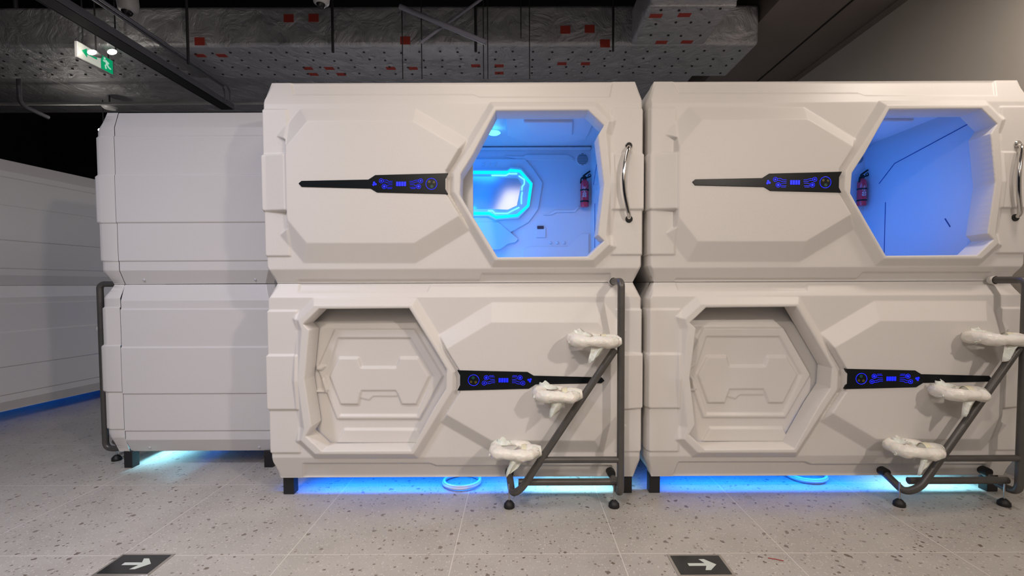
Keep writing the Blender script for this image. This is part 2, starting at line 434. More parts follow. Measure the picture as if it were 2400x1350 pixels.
# door panel: closed on lower pods, slid aside on the upper ones. Same mould coordinates as the front shell turned with it.
def R2(px, py, Y=FY+.06):          # measured on the lower left pod, in that pod's own upright coordinates
    x, z = onY(px, py, Y); return (x-PX[0], z-(ZL+HH/2))
def door_height(X, Z):
    h = np.zeros_like(X)
    def up_(poly, H, w): 
        return np.clip(sdist(X, Z, [R2(*p) for p in poly])/w, 0, 1)*H
    c = lambda x, y: (600+x/2.7, 640+y/2.7)
    h += up_([c(*p) for p in [(470,300),(1020,300),(1240,650),(1040,925),(515,925),(400,650)]], -.030, .05)*0
    # big hexagon basin steps down
    h += up_([c(*p) for p in [(500,350),(1010,350),(1190,650),(1040,925),(515,925),(440,730),(390,600)]], .014, .009)
    h += up_([c(*p) for p in [(520,405),(985,405),(1130,650),(1025,900),(535,900),(450,640)]], -.012, .009)
    h += up_([c(*p) for p in [(530,530),(655,530),(675,590),(890,590),(912,530),(1030,530),(1105,650),(1020,830),(925,830),(890,745),(675,745),(655,830),(540,830),(470,650)]], .016, .008)
    h += up_([c(*p) for p in [(660,790),(720,805),(745,780),(900,780),(900,740),(660,740)]], .007, .005)
    h += up_([c(*p) for p in [(560,980),(1025,980),(1075,1075),(510,1075)]], .014, .008)
    h += up_([c(*p) for p in [(420,1078),(1100,1078),(1100,1110),(420,1110)]], .020, .010)
    h += up_([c(*p) for p in [(385,580),(460,580),(430,612),(385,612)]], .018, .005)
    h += up_([c(*p) for p in [(385,735),(460,735),(460,755),(385,755)]], .018, .005)
    h += up_([c(*p) for p in [(425,660),(440,660),(470,740),(440,740)]], .014, .005)
    # upper part leans back from the lintel
    zt = R2(800, 727)[1]; z2 = R2(800, 767)[1]
    h += np.clip((Z-z2)/(zt-z2), 0, 1.3)*(-.05)
    return h
dl = R2(715, 700)[0]; dr = R2(1072, 700)[0]; dt = R2(800, 690)[1]; db = R2(800, 1075)[1]
door_poly = [(dl, db), (dr, db), (dr, dt), (dl, dt)]
door_me = field_mesh('sliding_door', door_poly, door_height, .005, skirt=.03, passes=1)
door_me.materials.append(M['shell'])

def strip_poly():
    pts = [(702,431),(709,425),(865,422),(881,411.5),(1051,407),(1044.5,420),(1044.5,444),(1051,456),(885,452),(870,443),(709,439)]
    return [L2(*p, FY-.092) for p in pts]
def disc(mb, c, r, y0, y1, n=20): mb.prism([(c[0]+r*math.cos(2*PI*k/n), c[1]+r*math.sin(2*PI*k/n)) for k in range(n)], y0, y1)
def ringmesh(mb, c, r, w, y, n=32):
    mb.tube([(c[0]+r*math.cos(2*PI*k/n), y, c[1]+r*math.sin(2*PI*k/n)) for k in range(n)], w, 6, closed=True)
YS = -.1065
def make_front(root):
    """front shell with its control strip; returned parts hang under root, shell turned by 'turn' for lower pods"""
    fs = link('front_shell', front_me, None, root)
    st = MB().prism(strip_poly(), YS, -.09).build('control_strip', M['strip'], fs, bevel=.0015, label='black glass control strip')
    def P(px, py): return L2(px, py, FY-.095)
    y = YS-.0008; mb = MB()
    for (cx_, cy_, r) in ((895,425,4.6),(987,425,4.6)):
        ringmesh(mb, P(cx_, cy_), r*.0026, .0009, y)
        disc(mb, P(cx_, cy_), .0045, y-.0006, y+.002, 12)
    for (cx_, cy_, r) in ((902,438,5.0),(982,438,5.0)):
        ringmesh(mb, P(cx_, cy_), r*.0026, .0009, y); disc(mb, P(cx_, cy_), r*.0013, y-.0006, y+.002, 16)
    def ln(*pts, w=.0008): mb.tube([(P(*p)[0], y, P(*p)[1]) for p in pts], w, 6)
    ln((900,423),(908,423),(912,426),(921,426)); ln((900,427),(906,428),(910,430),(921,430)); ln((908,436),(914,434),(921,434)); ln((908,440),(921,440)); ln((909,443),(920,443))
    ln((982,423),(973,424),(969,426),(961,426)); ln((982,427),(975,428),(971,430),(961,430)); ln((976,436),(970,434),(962,434)); ln((976,440),(962,440)); ln((975,443),(964,443))
    for k in range(4): 
        x = 930+k*6; mb.prism([P(x,427),P(x+4.5,427),P(x+4.5,437),P(x,437)], y-.0006, y+.002)
    for k in range(3):
        a = 2*PI*k/3+.3; c0 = P(879+3*math.cos(a), 432+3*math.sin(a)); disc(mb, c0, .006, y-.0006, y+.002, 10)
    c = P(1012, 432); ringmesh(mb, c, .032, .0011, y)
    mb.build('backlit_icons', M['blue_led'], st, label='glowing blue touch icons')
    g = MB(); disc(g, P(1007,427), .008, y-.0004, y+.002, 14); disc(g, P(1018,428), .007, y-.0004, y+.002, 14); g.build('icon_dots', M['icon_yellow'], st)
    g = MB(); disc(g, P(1013,438), .009, y-.0004, y+.002, 14); g.build('icon_dots', M['icon_green'], st)
    return fs
PROFB = [(0,-.038),(.095,0),(.141,0),(.147,.007),(.364,.007),(.371,.0145),(.640,.0145),(.646,.007),(.863,.007),(.869,0),(.92,0),(1,-.045)]
def body_mesh():
    v = []; f = []; ys = SK+.002; n = len(PROFB)
    rows = []
    for fr, o in PROFB:
        z = HH-fr*HH; a = HW+o-.003; bk = DEP+o
        rows.append([(-a, ys, z), (-a, bk-.04, z), (-a+.04, bk, z), (a-.04, bk, z), (a, bk-.04, z), (a, ys, z)])
    for r in rows: v += r
    for i in range(n-1):
        for k in range(5): f.append((i*6+k, i*6+k+1, (i+1)*6+k+1, (i+1)*6+k))
    f.append(tuple(range(5, -1, -1))); a = HW+PROFB[-1][1]-.003; m = len(v); yc = .36; b0 = (n-1)*6
    v += [(-a, yc, 0), (a, yc, 0), (-a, yc, .145), (a, yc, .145), (-a, ys, .145), (a, ys, .145)]
    f += [(b0, m+4, m+2, m, ), (b0+5, m+1, m+3, m+5), (m, m+2, m+3, m+1), (m+2, m+4, m+5, m+3), (m, m+1, b0+4, b0+3, b0+2, b0+1)]
    return v, f
bv, bf = body_mesh()
body_me = bpy.data.meshes.new('outer_body'); body_me.from_pydata(bv, [], bf); body_me.update(); body_me.materials.append(M['body'])
def make_body(root):
    b = link('outer_body', body_me, None, root)
    m = b.modifiers.new('bevel', 'BEVEL'); m.width = .003; m.segments = 2; m.limit_method = 'ANGLE'
    return b
# black band between shell and body, the open seam's shade put in as colour
def make_bolts(root, z):
    for y in (.22, 1.0): MB().lathe([(.009, 0), (.009, .006), (.005, .009)], (HW-.036, y, z), 'x', 14).build('bolt_cap', M['camwhite'], root, smooth=True)
def make_seam_shade(root):
    n = len(PROF); v = []; 
    for y in (SK-.004, SK+.006):
        for fr, o in PROF: v.append((HW+o-.006, y, HH-fr*HH))
        for fr, o in reversed(PROF): v.append((-HW-o+.006, y, HH-fr*HH))
    N = 2*n; f = [(i, i+N, (i+1) % N+N, (i+1) % N) for i in range(N)]
    return mesh('seam_shade_band', v, f, M['gap'], root)
BLUE = (.03, .16, 1.0)
def emit_mat(name, col, s): return mat(name, tuple(c*.2 for c in col), .5, emit=col, es=s)
M['under_blue'] = emit_mat('blue_underglow_led', (.005, .13, 1.0), 6)
M['under_cyan'] = emit_mat('ice_white_underglow_led', (.30, .78, 1.0), 6)
M['cyan_led'] = emit_mat('cyan_led_channel', (.0, .75, .95), 2.0)
M['cyan_core'] = emit_mat('cyan_led_line', (.15, .95, 1.0), 3.0)
def make_underglow(root):
    u = MB(); u.box((-.98, .085, .132), (.40, .17, .143)); u.build('underglow_panel', M['under_blue'], root, label='blue light strip under the pod')
    u = MB(); u.box((.44, .085, .13), (.98, .14, .14)); u.build('underglow_panel', M['under_cyan'], root, label='ice white light strip under the pod')
    for x, sx, p, c in ((-.29, 1.36, 34, (.004, .17, 1)), (.71, .54, 11, (.30, .78, 1))):
        l = bpy.data.lights.new('underglow_light', 'AREA'); l.shape = 'RECTANGLE'; l.size = sx; l.size_y = .05; l.energy = p*.4; l.color = c; l.spread = math.radians(115)
        o = bpy.data.objects.new('underglow_light', l); C.objects.link(o); o.parent = root; o.location = (x, .115, .122)
def make_legs(root):
    for sx in (-1, 1):
        for y in (.03, DEP-.12):
            MB().box((sx*1.05-.033, y, -ZL), (sx*1.05+.033, y+.06, .004)).build('leg', M['leg'], root, bevel=.003)

# ---- interior (upper pods)
YB = 1.09; XI = .985; ZC = 1.12   # back wall plane, inner half width, ceiling height above the pod's base
def IB(px, py, Y=None):           # on the back wall, measured through the left opening
    x, z = onY(px, py, Y or FY+YB); return (x-PX[0], z-ZU)
def make_interior(root):
    room = MB()
    x0, x1, y0, y1, z0, z1 = -XI, XI, .046, YB, .06, ZC
    t = .012
    room.box((x0-t, y1, z0), (x1+t, y1+t, z1)); room.box((x0-t, y0+.02, z0), (x0, y1, z1)); room.box((x1, y0+.02, z0), (x1+t, y1, z1))
    room.box((x0-t, y0, z1), (x1+t, y1+t, z1+t)); room.box((x0-t, y0, z0-t), (x1+t, y1+t, z0))
    lin = room.build('interior_liner', M['liner'], root, label='smooth interior liner glowing blue')
    # front inner wall closes the gap between liner and opening
    fy = .046
    # moulded relief of the back wall
    def plate(poly, d, name='wall_relief', m='liner', par=lin, base=YB, bev=.004, **k):
        return MB().prism([IB(*p, FY+base-d) for p in poly], base-d, base+.002).build(name, M[m], par, bevel=bev, **k)
    plate([(940,372),(1230,372),(1252,398),(1272,428),(1262,490),(1240,520),(1196,545),(940,545)], .018)
    scr = plate([(960,397),(1190,397),(1196,391),(1222,393),(1250,428),(1246,455),(1241,485),(1216,512),(1160,516),(1145,507),(960,507)], .045, 'mirror_frame')
    # cyan led channel round the mirror
    path = [(960,404),(1189,404),(1196,399),(1219,401),(1245,431),(1238,482),(1212,505),(1163,509),(1147,500),(960,500)]
    p3 = [(IB(*p, FY+YB-.05)[0], YB-.047, IB(*p, FY+YB-.05)[1]) for p in path]
    MB().tube(p3, .012, 10).build('led_channel', M['cyan_led'], scr, label='glowing cyan light channel')
    for pts in ([(1152,411),(1186,411),(1192,407),(1212,407)], [(1216,412),(1229,421),(1229,431),(1224,437),(1223,446)], [(1224,450),(1222,462),(1222,478)], [(1217,486),(1198,495),(1190,500),(1160,500),(1155,494),(1144,494)]):
        MB().tube([(IB(*p, FY+YB-.05)[0], YB-.049, IB(*p, FY+YB-.05)[1]) for p in pts], .0042, 6).build('led_line', M['cyan_core'], scr)
    plate([(970,413),(1150,413),(1182,416),(1214,418),(1222,432),(1212,482),(1190,492),(1150,490),(970,490)], .048, 'mirror', 'mirror', scr, bev=.002)
    # lower left shelf cover, plinth trim and frames
    plate([(960,520),(1168,520),(1215,560),(1208,568),(1190,572),(1172,585),(1110,585),(960,585)], .03)
    plate([(1225,585),(1240,578),(1330,578),(1362,548),(1380,548),(1380,640),(1225,640)], .02)
    plate([(1180,366),(1228,366),(1232,362),(1330,362),(1345,370),(1345,376),(1225,376)], .012)
    plate([(1286,500),(1300,492),(1345,492),(1356,482),(1358,486),(1348,498),(1304,498),(1292,504),(1272,504)], .012)
    for k in range(3): plate([(1128+14*k,388),(1133+14*k,381),(1138+14*k,381),(1133+14*k,388)], .028)
    for k in range(3): 
        c = IB(1290+16*k, 569); MB().lathe([(.012, 0), (.012, -.01), (.006, -.016)], (c[0], YB, c[1]), 'y', 14).build('wall_relief', M['liner'], lin, smooth=True)
    # speaker grille with slats
    c = IB(1365, 374); g = MB(); R = .052
    g.lathe([(R, 0), (R, -.006), (R-.004, -.008)], (c[0], YB, c[1]), 'y', 32); sp = g.build('speaker_grille', M['liner'], lin, smooth=True)
    s = MB()
    for k in range(-5, 6):
        zz = k*.009; hw = math.sqrt(max(.046**2-zz**2, 1e-5)); s.box((c[0]-hw, YB-.0095, c[1]+zz-.002), (c[0]+hw, YB-.0075, c[1]+zz+.002))
    s.build('grille_slots', M['dark_face'], sp)
    # wall socket
    a = IB(1256, 534); b = IB(1279, 557)
    sk = MB().box((a[0], YB-.012, b[1]), (b[0], YB+.001, a[1])).build('wall_socket', M['liner'], lin, bevel=.003)
    a2 = IB(1259, 530); b2 = IB(1274, 537); MB().box((a2[0], YB-.016, b2[1]), (b2[0], YB-.01, a2[1])).build('socket_display', M['dark_face'], sk)
    # ceiling mouldings
    for poly, d in (([(-.9,.25),(.1,.25),(.2,.35),(.2,.6),(.1,.7),(-.9,.7)], .03), ([(.3,.2),(.85,.2),(.9,.28),(.9,.75),(.8,.85),(.45,.85),(.3,.65)], .035), ([(.42,.33),(.75,.33),(.78,.6),(.5,.62)], .055)):
        v = [(x, y, ZC-d) for x, y in poly]+[(x, y, ZC+.002) for x, y in poly]; n = len(poly)
        mesh('ceiling_relief', v, [tuple(range(n-1, -1, -1)), tuple(range(n, 2*n))]+[(i, (i+1) % n, (i+1) % n+n, i+n) for i in range(n)], M['liner'], lin, bevel=.008)
    cn = MB().prism([(0, 0)]*0+[(x0, 1.095), (x1, 1.095), (x1, 1.115), (x0, 1.115)], YB-.05, YB).build('cornice', M['liner'], lin, bevel=.01)
    rl = at(1157, 297, FY+.60); 
    lp = MB().lathe([(.045, 0), (.05, -.006), (.035, -.016)], (rl.x-PX[0], .60, ZC-.03), 'z', 24).build('reading_lamp', M['cyan_core'], lin, smooth=True, label='glowing cyan reading lamp')
    # side wall grooves: thin dark blue tubes, the grooves' shade put into colour
    mb = MB()
    mb.tube([(XI-.001, .98, .10), (XI-.001, .86, .22), (XI-.001, .86, .62)], .003, 6); mb.tube([(XI-.001, .93, .78), (XI-.001, .78, .90), (XI-.001, .20, 1.0)], .003, 6)
    mb.tube([(XI-.001, .34, .42), (XI-.001, .30, .36)], .004, 6)
    mb.build('groove_shade_line', M['groove'], lin)
    # opened sliding door, parked behind the raised panel
    d = link('sliding_door', door_me, None, root); d.rotation_euler = (0, PI, 0)
    return lin
M['mirror'] = mat('mirror_panel', (.62, .66, .78), .16, .55)
M['groove'] = mat('painted_groove_shade', (.03, .08, .3), .6)

GROUP = 'stacked white sleeping pods'
# upper pod prototype (left)
def upper_pod(loc, label):
    root = thing('sleeping_pod', label, 'capsule bed', loc, 0, GROUP)
    fs = make_front(root); fs.location = (0, 0, HH/2)
    # chrome pull handle
    def hp(px, py, out): x, z = onY(px, py, FY-.05-out); return (x-PX[0], -.05-out, z-CZ)
    pts = fillet([hp(1473,343,-.01), hp(1474,344,.045), hp(1466,372,.06), hp(1461,412,.066), hp(1464,455,.06), hp(1475,508,.045), hp(1473,515,-.01)], .04)
    hd = MB().tube(pts, .0115, 14).build('pull_handle', M['chrome'], fs, smooth=True, label='curved chrome handle')
    for py in (343, 514):
        p = hp(1473, py, 0); MB().lathe([(.021, .012), (.021, 0), (.017, -.004)], (p[0], p[1]+.002 if 0 else -.066, p[2]), 'y', 20).build('handle_boss', M['gap'] if py == 514 else M['chrome'], hd, smooth=True)
    make_body(root); make_seam_shade(root); make_interior(root)
    for ch in root.children:
        if ch.name.startswith('sliding_door'): ch.location = (OPEN_X, .085, HH/2)
    return root
# the door as built spans dl..dr in the lower pod; turned half round it spans -dr..-dl. Slide so that its edge shows in the opening's left corner
OPEN_X = IB(1109, 430, FY+.11)[0] - (-dl)
podUL = upper_pod((PX[0], FY, ZU), 'white sleeping pod with open blue-lit doorway and cyan mirror, top of the left front stack')
podUR = dup(podUL, (PX[1], FY, ZU), 0, 'white sleeping pod with open doorway onto a bare blue wall, top of the right stack')
# lower pods: same mould turned half round, door shut
def lower_pod(loc, label):
    root = thing('sleeping_pod', label, 'capsule bed', loc, 0, GROUP)
    fs = make_front(root); fs.location = (0, 0, HH/2); fs.rotation_euler = (0, PI, 0)
    make_body(root); make_seam_shade(root)
    d = link('sliding_door', door_me, None, root, 'closed sliding door'); d.location = (0, .055, HH/2)
    make_underglow(root); make_legs(root); return root
podLL = lower_pod((PX[0], FY, ZL), 'white sleeping pod with closed doorway, bottom of the left front stack, above a coiled hose')
podLR = dup(podLL, (PX[1], FY, ZL), 0, 'white sleeping pod with closed doorway, bottom of the right stack, beneath the bare blue interior')
# the two side-on rows on the left
XS = -2.85; YC = 3.27+HW
eu = dup(podUL, (XS, YC, ZU), -PI/2, 'top sleeping pod seen end on, plain striped white side, beside the left front stack', drop=('interior_liner', 'sliding_door', 'led_channel'))
el = dup(podLL, (XS, YC, ZL), -PI/2, 'bottom sleeping pod seen end on, plain striped white side, beside the left front stack')
make_bolts(eu, .03); make_bolts(el, .03)
RF = math.radians(-97); _c = Vector((-4.88, 4.05))+HW*Vector((-math.cos(RF), -math.sin(RF))); XF, YF = _c-DEP*Vector((-math.sin(RF), math.cos(RF)))
dup(podUL, (XF, YF, ZU), RF, 'top white sleeping pod at the far left edge, receding away', drop=('interior_liner', 'sliding_door'))
dup(podLL, (XF, YF, ZL), RF, 'bottom white sleeping pod at the far left edge, blue light on the floor beneath')

# interior lamps: blue area lights, one high and one low in each open pod
for px in PX:
    area('pod_ceiling_light', (px-.2, FY+.45, ZU+1.06), (px-.1, FY+.62, ZU), .9, 11.5, (.006, .17, 1.0), .25)
    area('pod_sill_light', (px+.1, FY+.5, ZU+.10), (px+.1, FY+.85, ZU+1), .8, 6.5, (.01, .22, 1.0), .3)

area('mirror_glow', (PX[0]-.25, FY+.8, ZU+.55), (PX[0]-.1, FY+1.1, ZU+.3), .5, 2.2, (.0, .7, 1.0), .3)

# ------------------------------------------------------------------ fire extinguishers on the interior back walls
def extinguisher(px0, label):
    bx, bz = IB(1368, 488); zt = IB(1368, 425)[1]; y = YB-.05; top = zt-bz; R = .034
    root = thing('fire_extinguisher', label, 'fire extinguisher', (px0+bx, FY+y, ZU+bz), 0, 'fire extinguishers inside the open pods')
    h = top
    MB().lathe([(R*.86, 0), (R, .006), (R, h*.86), (R*.9, h*.93), (R*.55, h*.99), (R*.4, h*1.02)], (0,0,0), 'z', 32).build('cylinder', M['red'], root, smooth=True, label='red cylinder')
    MB().lathe([(.014, h), (.018, h+.012), (.014, h+.03)], (0,0,0), 'z', 18).build('valve', M['rubber'], root, smooth=True)
    hd = MB(); hd.tube(fillet([(-.012, 0, h+.03), (.006, 0, h+.045), (.045, 0, h+.072)], .02), .007, 10); hd.tube(fillet([(-.012, 0, h+.012), (.02, 0, h+.018), (.05, 0, h+.03)], .02), .006, 10)
    hd.tube([(.03, 0, h+.04), (.044, 0, h+.05), (.052, 0, h+.035), (.04, 0, h+.022), (.03, 0, h+.03)], .004, 8, closed=True)
    hd.build('squeeze_grip', M['rubber'], root, smooth=True)
    MB().tube(fillet([(-.014, -.01, h+.02), (-.03, -.012, h+.01), (-.034, -.014, h-.03)], .02), .006, 8).build('nozzle', M['rubber'], root, smooth=True)
    for k, zz in enumerate((.045, h*.62)):
        MB().lathe([(R+.001, zz-.006), (R+.003, zz), (R+.001, zz+.006)], (0,0,0), 'z', 28).build('clamp_band', M['rubber'], root, smooth=True)
    # characters
    cu = bpy.data.curves.new('lettering', 'FONT'); cu.body = '灭\n火\n器'; cu.size = .036; cu.space_line = .8; cu.align_x = 'CENTER'; cu.extrude = .0008
    tmp = bpy.data.objects.new('tmp', cu); C.objects.link(tmp); dg = bpy.context.evaluated_depsgraph_get(); me = bpy.data.meshes.new_from_object(tmp.evaluated_get(dg)); bpy.data.objects.remove(tmp)
    me.materials.clear()
    for v in me.vertices:      # wrap on the cylinder front
        x, yy = v.co.x, v.co.y; a = x/(R+.001); out = R+.0012+v.co.z*.3
        a -= .15
        v.co = (out*math.sin(a), -out*math.cos(a), yy+h*.62)
    link('lettering', me, M['white_print'], root, 'white characters')
    return root
extinguisher(PX[0], 'small red fire extinguisher inside the open pod with the cyan mirror')
extinguisher(PX[1], 'small red fire extinguisher at the left edge of the bare blue doorway')

# ------------------------------------------------------------------ step ladders
YL = 2.635
def wrapped_step(c, L_, D_, tilt, seed, root):
    """pedal loop in foam wrap; c = end fixed to the rail, reaching L_ to the left"""
    rnd = random.Random(seed); g = MB(); n = 40; pts = []
    for k in range(n):
        a = 2*PI*k/n; ca, sa = math.cos(a), math.sin(a)
        x = -L_/2+L_/2*math.copysign(abs(ca)**.8, ca)*.92; y = D_/2*math.copysign(abs(sa)**.7, sa)
        pts.append(Vector(c)+Vector((x, y, tilt*(-x)*2+.003*math.sin(4*a+seed))))
    ph = [rnd.random()*6 for _ in range(3)]
    g.tube(pts, .03, 18, closed=True, rfun=lambda i, n_: .034+.0035*math.sin(i*2*PI/n_*5+ph[0])+.0025*math.sin(i*2*PI/n_*11+ph[1])+.006*math.exp(-((i-n_/2)/6)**2))
    cz = c[2]
    g.v = [(x, y, cz+(z-cz)*.88+.0018*math.sin(x*190+y*130)+.0015*math.sin(z*310+x*90)) for x, y, z in g.v]
    g.build('foam_wrapped_pedal', M['foam'], root, smooth=True, label='step wrapped in white foam')
    ped = [o for o in root.children if o.name.startswith('foam_wrapped_pedal')][-1]
    # sleeve over the joint and crumpled loose flaps
    s = MB(); cc = Vector(c)
    s.tube([cc+Vector((-.075, 0, tilt*.07)), cc+Vector((-.04, -.004, .0)), cc+Vector((.0, 0, 0)), cc+Vector((.034, 0, .004))], .03, 16, rfun=lambda i, n_: [.036, .042, .040, .027][i])
    s.build('foam_sleeve', M['foam'], ped, smooth=True)
    t = MB(); t.tube([cc+Vector((-.080, -.002, tilt*.07)), cc+Vector((-.052, -.003, .002))], .037, 16, cap=False, rfun=lambda i, n_: [.0385, .0425][i]); t.build('tape_band', M['tape'], ped, smooth=True)
    # printed text lines on the sleeve tape
    p = MB()
    for k in range(5):
        for r_ in range(3): p.box((cc.x-.030+r_*.017, cc.y-.0435, cc.z-.022+k*.010), (cc.x-.018+r_*.017, cc.y-.040, cc.z-.0195+k*.010))
    p.build('printed_band', M['print_grey'], ped)
    fl = MB()
    def flap(base, d1, d2, n=6):
        v = []; f = []
        for i in range(n):
            for j in range(n):
                s_, t_ = i/(n-1), j/(n-1); w = 1-.75*t_
                q = Vector(base)+Vector(d1)*(s_-.5)*w+Vector(d2)*t_+Vector((0, .012*math.sin(6*s_+seed), .006*math.cos(9*t_+4*s_)))
                v.append(q)
        for i in range(n-1):
            for j in range(n-1): f.append((i*n+j, i*n+j+1, (i+1)*n+j+1, (i+1)*n+j))
        fl.add(v, f)
    flap(cc+Vector((-.09, -D_*.45, -.01)), (.10, .01, .01), (-.055-.02*rnd.random(), -.015, -.095))
    flap(cc+Vector((-L_*.72, .02, .03)), (.12, 0, .0), (-.03, .02, .035))
    flap(cc+Vector((-L_*.9, -.02, .0)), (.05, 0, .05), (-.05, -.02, .0))
    fo = fl.build('loose_flap', M['foam'], ped, smooth=True); fo.modifiers.new('solid', 'SOLIDIFY').thickness = .002
    # thin film over part of the loop
    fm = MB(); v = [p_+(Vector((cc.x-L_/2, cc.y, p_.z))-p_)*.12+Vector((0, 0, .012)) for p_ in pts[8:30]]
    fm.add(v, [tuple(range(len(v)))]); fm.build('wrap_film', M['film'], ped)
M['print_grey'] = mat('grey_print', (.3, .3, .3), .6)
def make_ladder(label):
    root = thing('step_ladder', label, 'ladder', (PX[0]+.94, YL, 0), 0, 'tube ladders with wrapped steps')
    O = Vector((PX[0]+.94, YL, 0))
    def p(px, py, Y=YL): return at(px, py, Y)-O
    r = .0208; yw = 2.775-.0
    top = p(1455, 700); wallz = p(1437, 660, 2.80)
    zb = p(1453, 1150).z; xv = p(1455, 900).x
    v = fillet([(wallz.x, wallz.y+.02, wallz.z), (wallz.x+.01, .02, wallz.z), (xv, 0, wallz.z-.02), (xv, 0, .9), (xv, 0, zb-.02), (xv, .10, zb-.025), (xv-.02, .2, zb+.035)], .085, 9)
    MB().tube(v, r, 18).build('rail', M['steel'], root, smooth=True, label='upright grey tube bent back at both ends')
    a = p(1442, 818); b = p(1222, 1146); xw = p(1194, 1110, 2.8)
    d = fillet([a, b, (p(1200,1150).x, .04, zb-.035), (xw.x, .16, xw.z-.01), (xw.x, .21, xw.z)], .06, 8)
    MB().tube(d, r, 18).build('rail', M['steel'], root, smooth=True, label='slanting grey tube carrying the steps')
    h1 = p(1262, 1078); MB().tube([h1, Vector((xv, 0, h1.z))], r*.85, 16).build('crossbar', M['steel'], root, smooth=True)
    h2 = p(1215, 1130, YL+.06); MB().tube([(h2.x, .06, h2.z), (xv-.005, .06, h2.z)], r*.95, 16).build('crossbar', M['steel'], root, smooth=True)
    for x, yy in ((xw.x, .055), (xv-.025, .055)):
        ft = MB().lathe([(.005, 0.02), (.005, .14)], (x, yy, 0), 'z', 12).build('threaded_rod', M['zinc'], root, smooth=True)
        MB().lathe([(.030, 0), (.032, .004), (.030, .022), (.018, .036), (.010, .042)], (x, yy, 0), 'z', 24).build('rubber_foot', M['rubber'], ft, smooth=True)
    for x, z_ in ((xw.x, xw.z), (xv-.02, zb+.035)):
        MB().lathe([(.024, 0), (.026, .02), (.026, .05)], (x, .15, z_), 'y', 20).build('wall_clamp', M['gap'], root, smooth=True)
    MB().lathe([(.026, 0), (.024, -.012), (.024, .02)], (wallz.x, wallz.y-.0+.005, wallz.z), 'y', 20).build('wall_collar', M['shell'], root, smooth=True)
    for (px, py, L_, tl, sd) in ((1441, 800, .245, .03, 1), (1350, 925, .215, .02, 2), (1255, 1058, .235, .03, 3)):
        c = p(px, py); wrapped_step((c.x, 0, c.z), L_, .15, tl, sd, root)
    return root
lad = make_ladder('grey tube ladder with three foam-wrapped steps on the left front stack of pods')
off = PX[1]-PX[0]
dup(lad, (lad.location.x+off, YL, 0), 0, 'dark tube ladder with three foam-wrapped steps at the right edge of the right stack')
# third ladder, on the end-on stack's hidden front: same ladder turned, so local x runs towards the camera
dup(lad, (XS-(FY-YL), YC-.94, 0), -PI/2, 'black tube ladder seen edge on at the left end of the end-on pod stack')

# ------------------------------------------------------------------ hoses under the pods
for k, (px, py, lab) in enumerate(((1083, 1134, 'coiled white hose on the floor under the left front stack'), (1893, 1122, 'coiled white hose half hidden under the right stack'))):
    c = onFloor(px, py); pts = []
    for i in range(70):
        a = 2*PI*i/35; R = .118+.003*math.sin(a*.5); pts.append((c.x+R*math.cos(a+.4), c.y+.0+R*.95*math.sin(a+.4)+.02*k, .012+.019*(i/70)))
    tag(MB().tube(pts, .0095, 12).build('coiled_hose', M['hose'], smooth=True), lab, 'hose', 'coiled hoses under the pods')

# red scraps of thread on the floor
q = onFloor(1818, 1312)
M['thread'] = mat('red_thread', (.35, .03, .03), .7)
tag(MB().tube([(q.x-.03, q.y+.012, .002), (q.x-.015, q.y+.004, .003), (q.x, q.y+.003, .002), (q.x+.012, q.y-.006, .003), (q.x+.03, q.y-.012, .002)], .0018, 6).build('thread_scrap', M['thread'], smooth=True), 'small red scrap of thread on the floor right of the right arrow plate', 'thread')

# ------------------------------------------------------------------ floor arrow plates
M['plate_steel'] = noise_col(mat('brushed_steel', (.55, .52, .48), .3, .9), 30, .1)
M['plate_glass'] = mat('black_glass_plate', (.01, .012, .012), .15)
M['arrow_white'] = mat('pale_arrow', (.55, .6, .55), .5)
def arrow_plate(corners, label):
    P = [onFloor(*c) for c in corners]; x0 = min(P[0].x, P[3].x)*.5+max(P[0].x, P[3].x)*.5; x1 = (P[1].x+P[2].x)/2; y1 = (P[0].y+P[1].y)/2; y0 = y1-.170
    root = thing('floor_arrow_sign', label, 'floor sign', ((x0+x1)/2, (y0+y1)/2, 0), 0, 'black arrow plates set in the floor')
    w = .128; h = .085
    MB().box((-w, -h, 0), (w, h, .003)).build('steel_frame', M['plate_steel'], root, bevel=.001)
    MB().box((-w+.013, -h+.013, .002), (w-.013, h-.013, .0042)).build('black_glass', M['plate_glass'], root)
    s = .055; v = [(-s, -.010, .0050), (s*.45, -.010, .005), (s*.15, -.042, .005), (s*.6, -.042, .005), (s*1.35, 0, .005), (s*.6, .042, .005), (s*.15, .042, .005), (s*.45, .010, .005), (-s, .010, .005)]
    me = MB(); me.add([(a, b, c-.0014) for a, b, c in v]+v, [tuple(range(9, 18)), (8,7,6,5,4,3,2,1,0)]+[(i, (i+1) % 9, (i+1) % 9+9, i+9) for i in range(9)]); me.build('arrow', M['arrow_white'], root)
arrow_plate([(290,1299),(415,1299),(340,1350),(215,1350)], 'black floor plate with white right arrow, near the bottom left corner')
arrow_plate([(1560,1300),(1692,1301),(1722,1350),(1590,1350)], 'black floor plate with white right arrow, in front of the right stack')

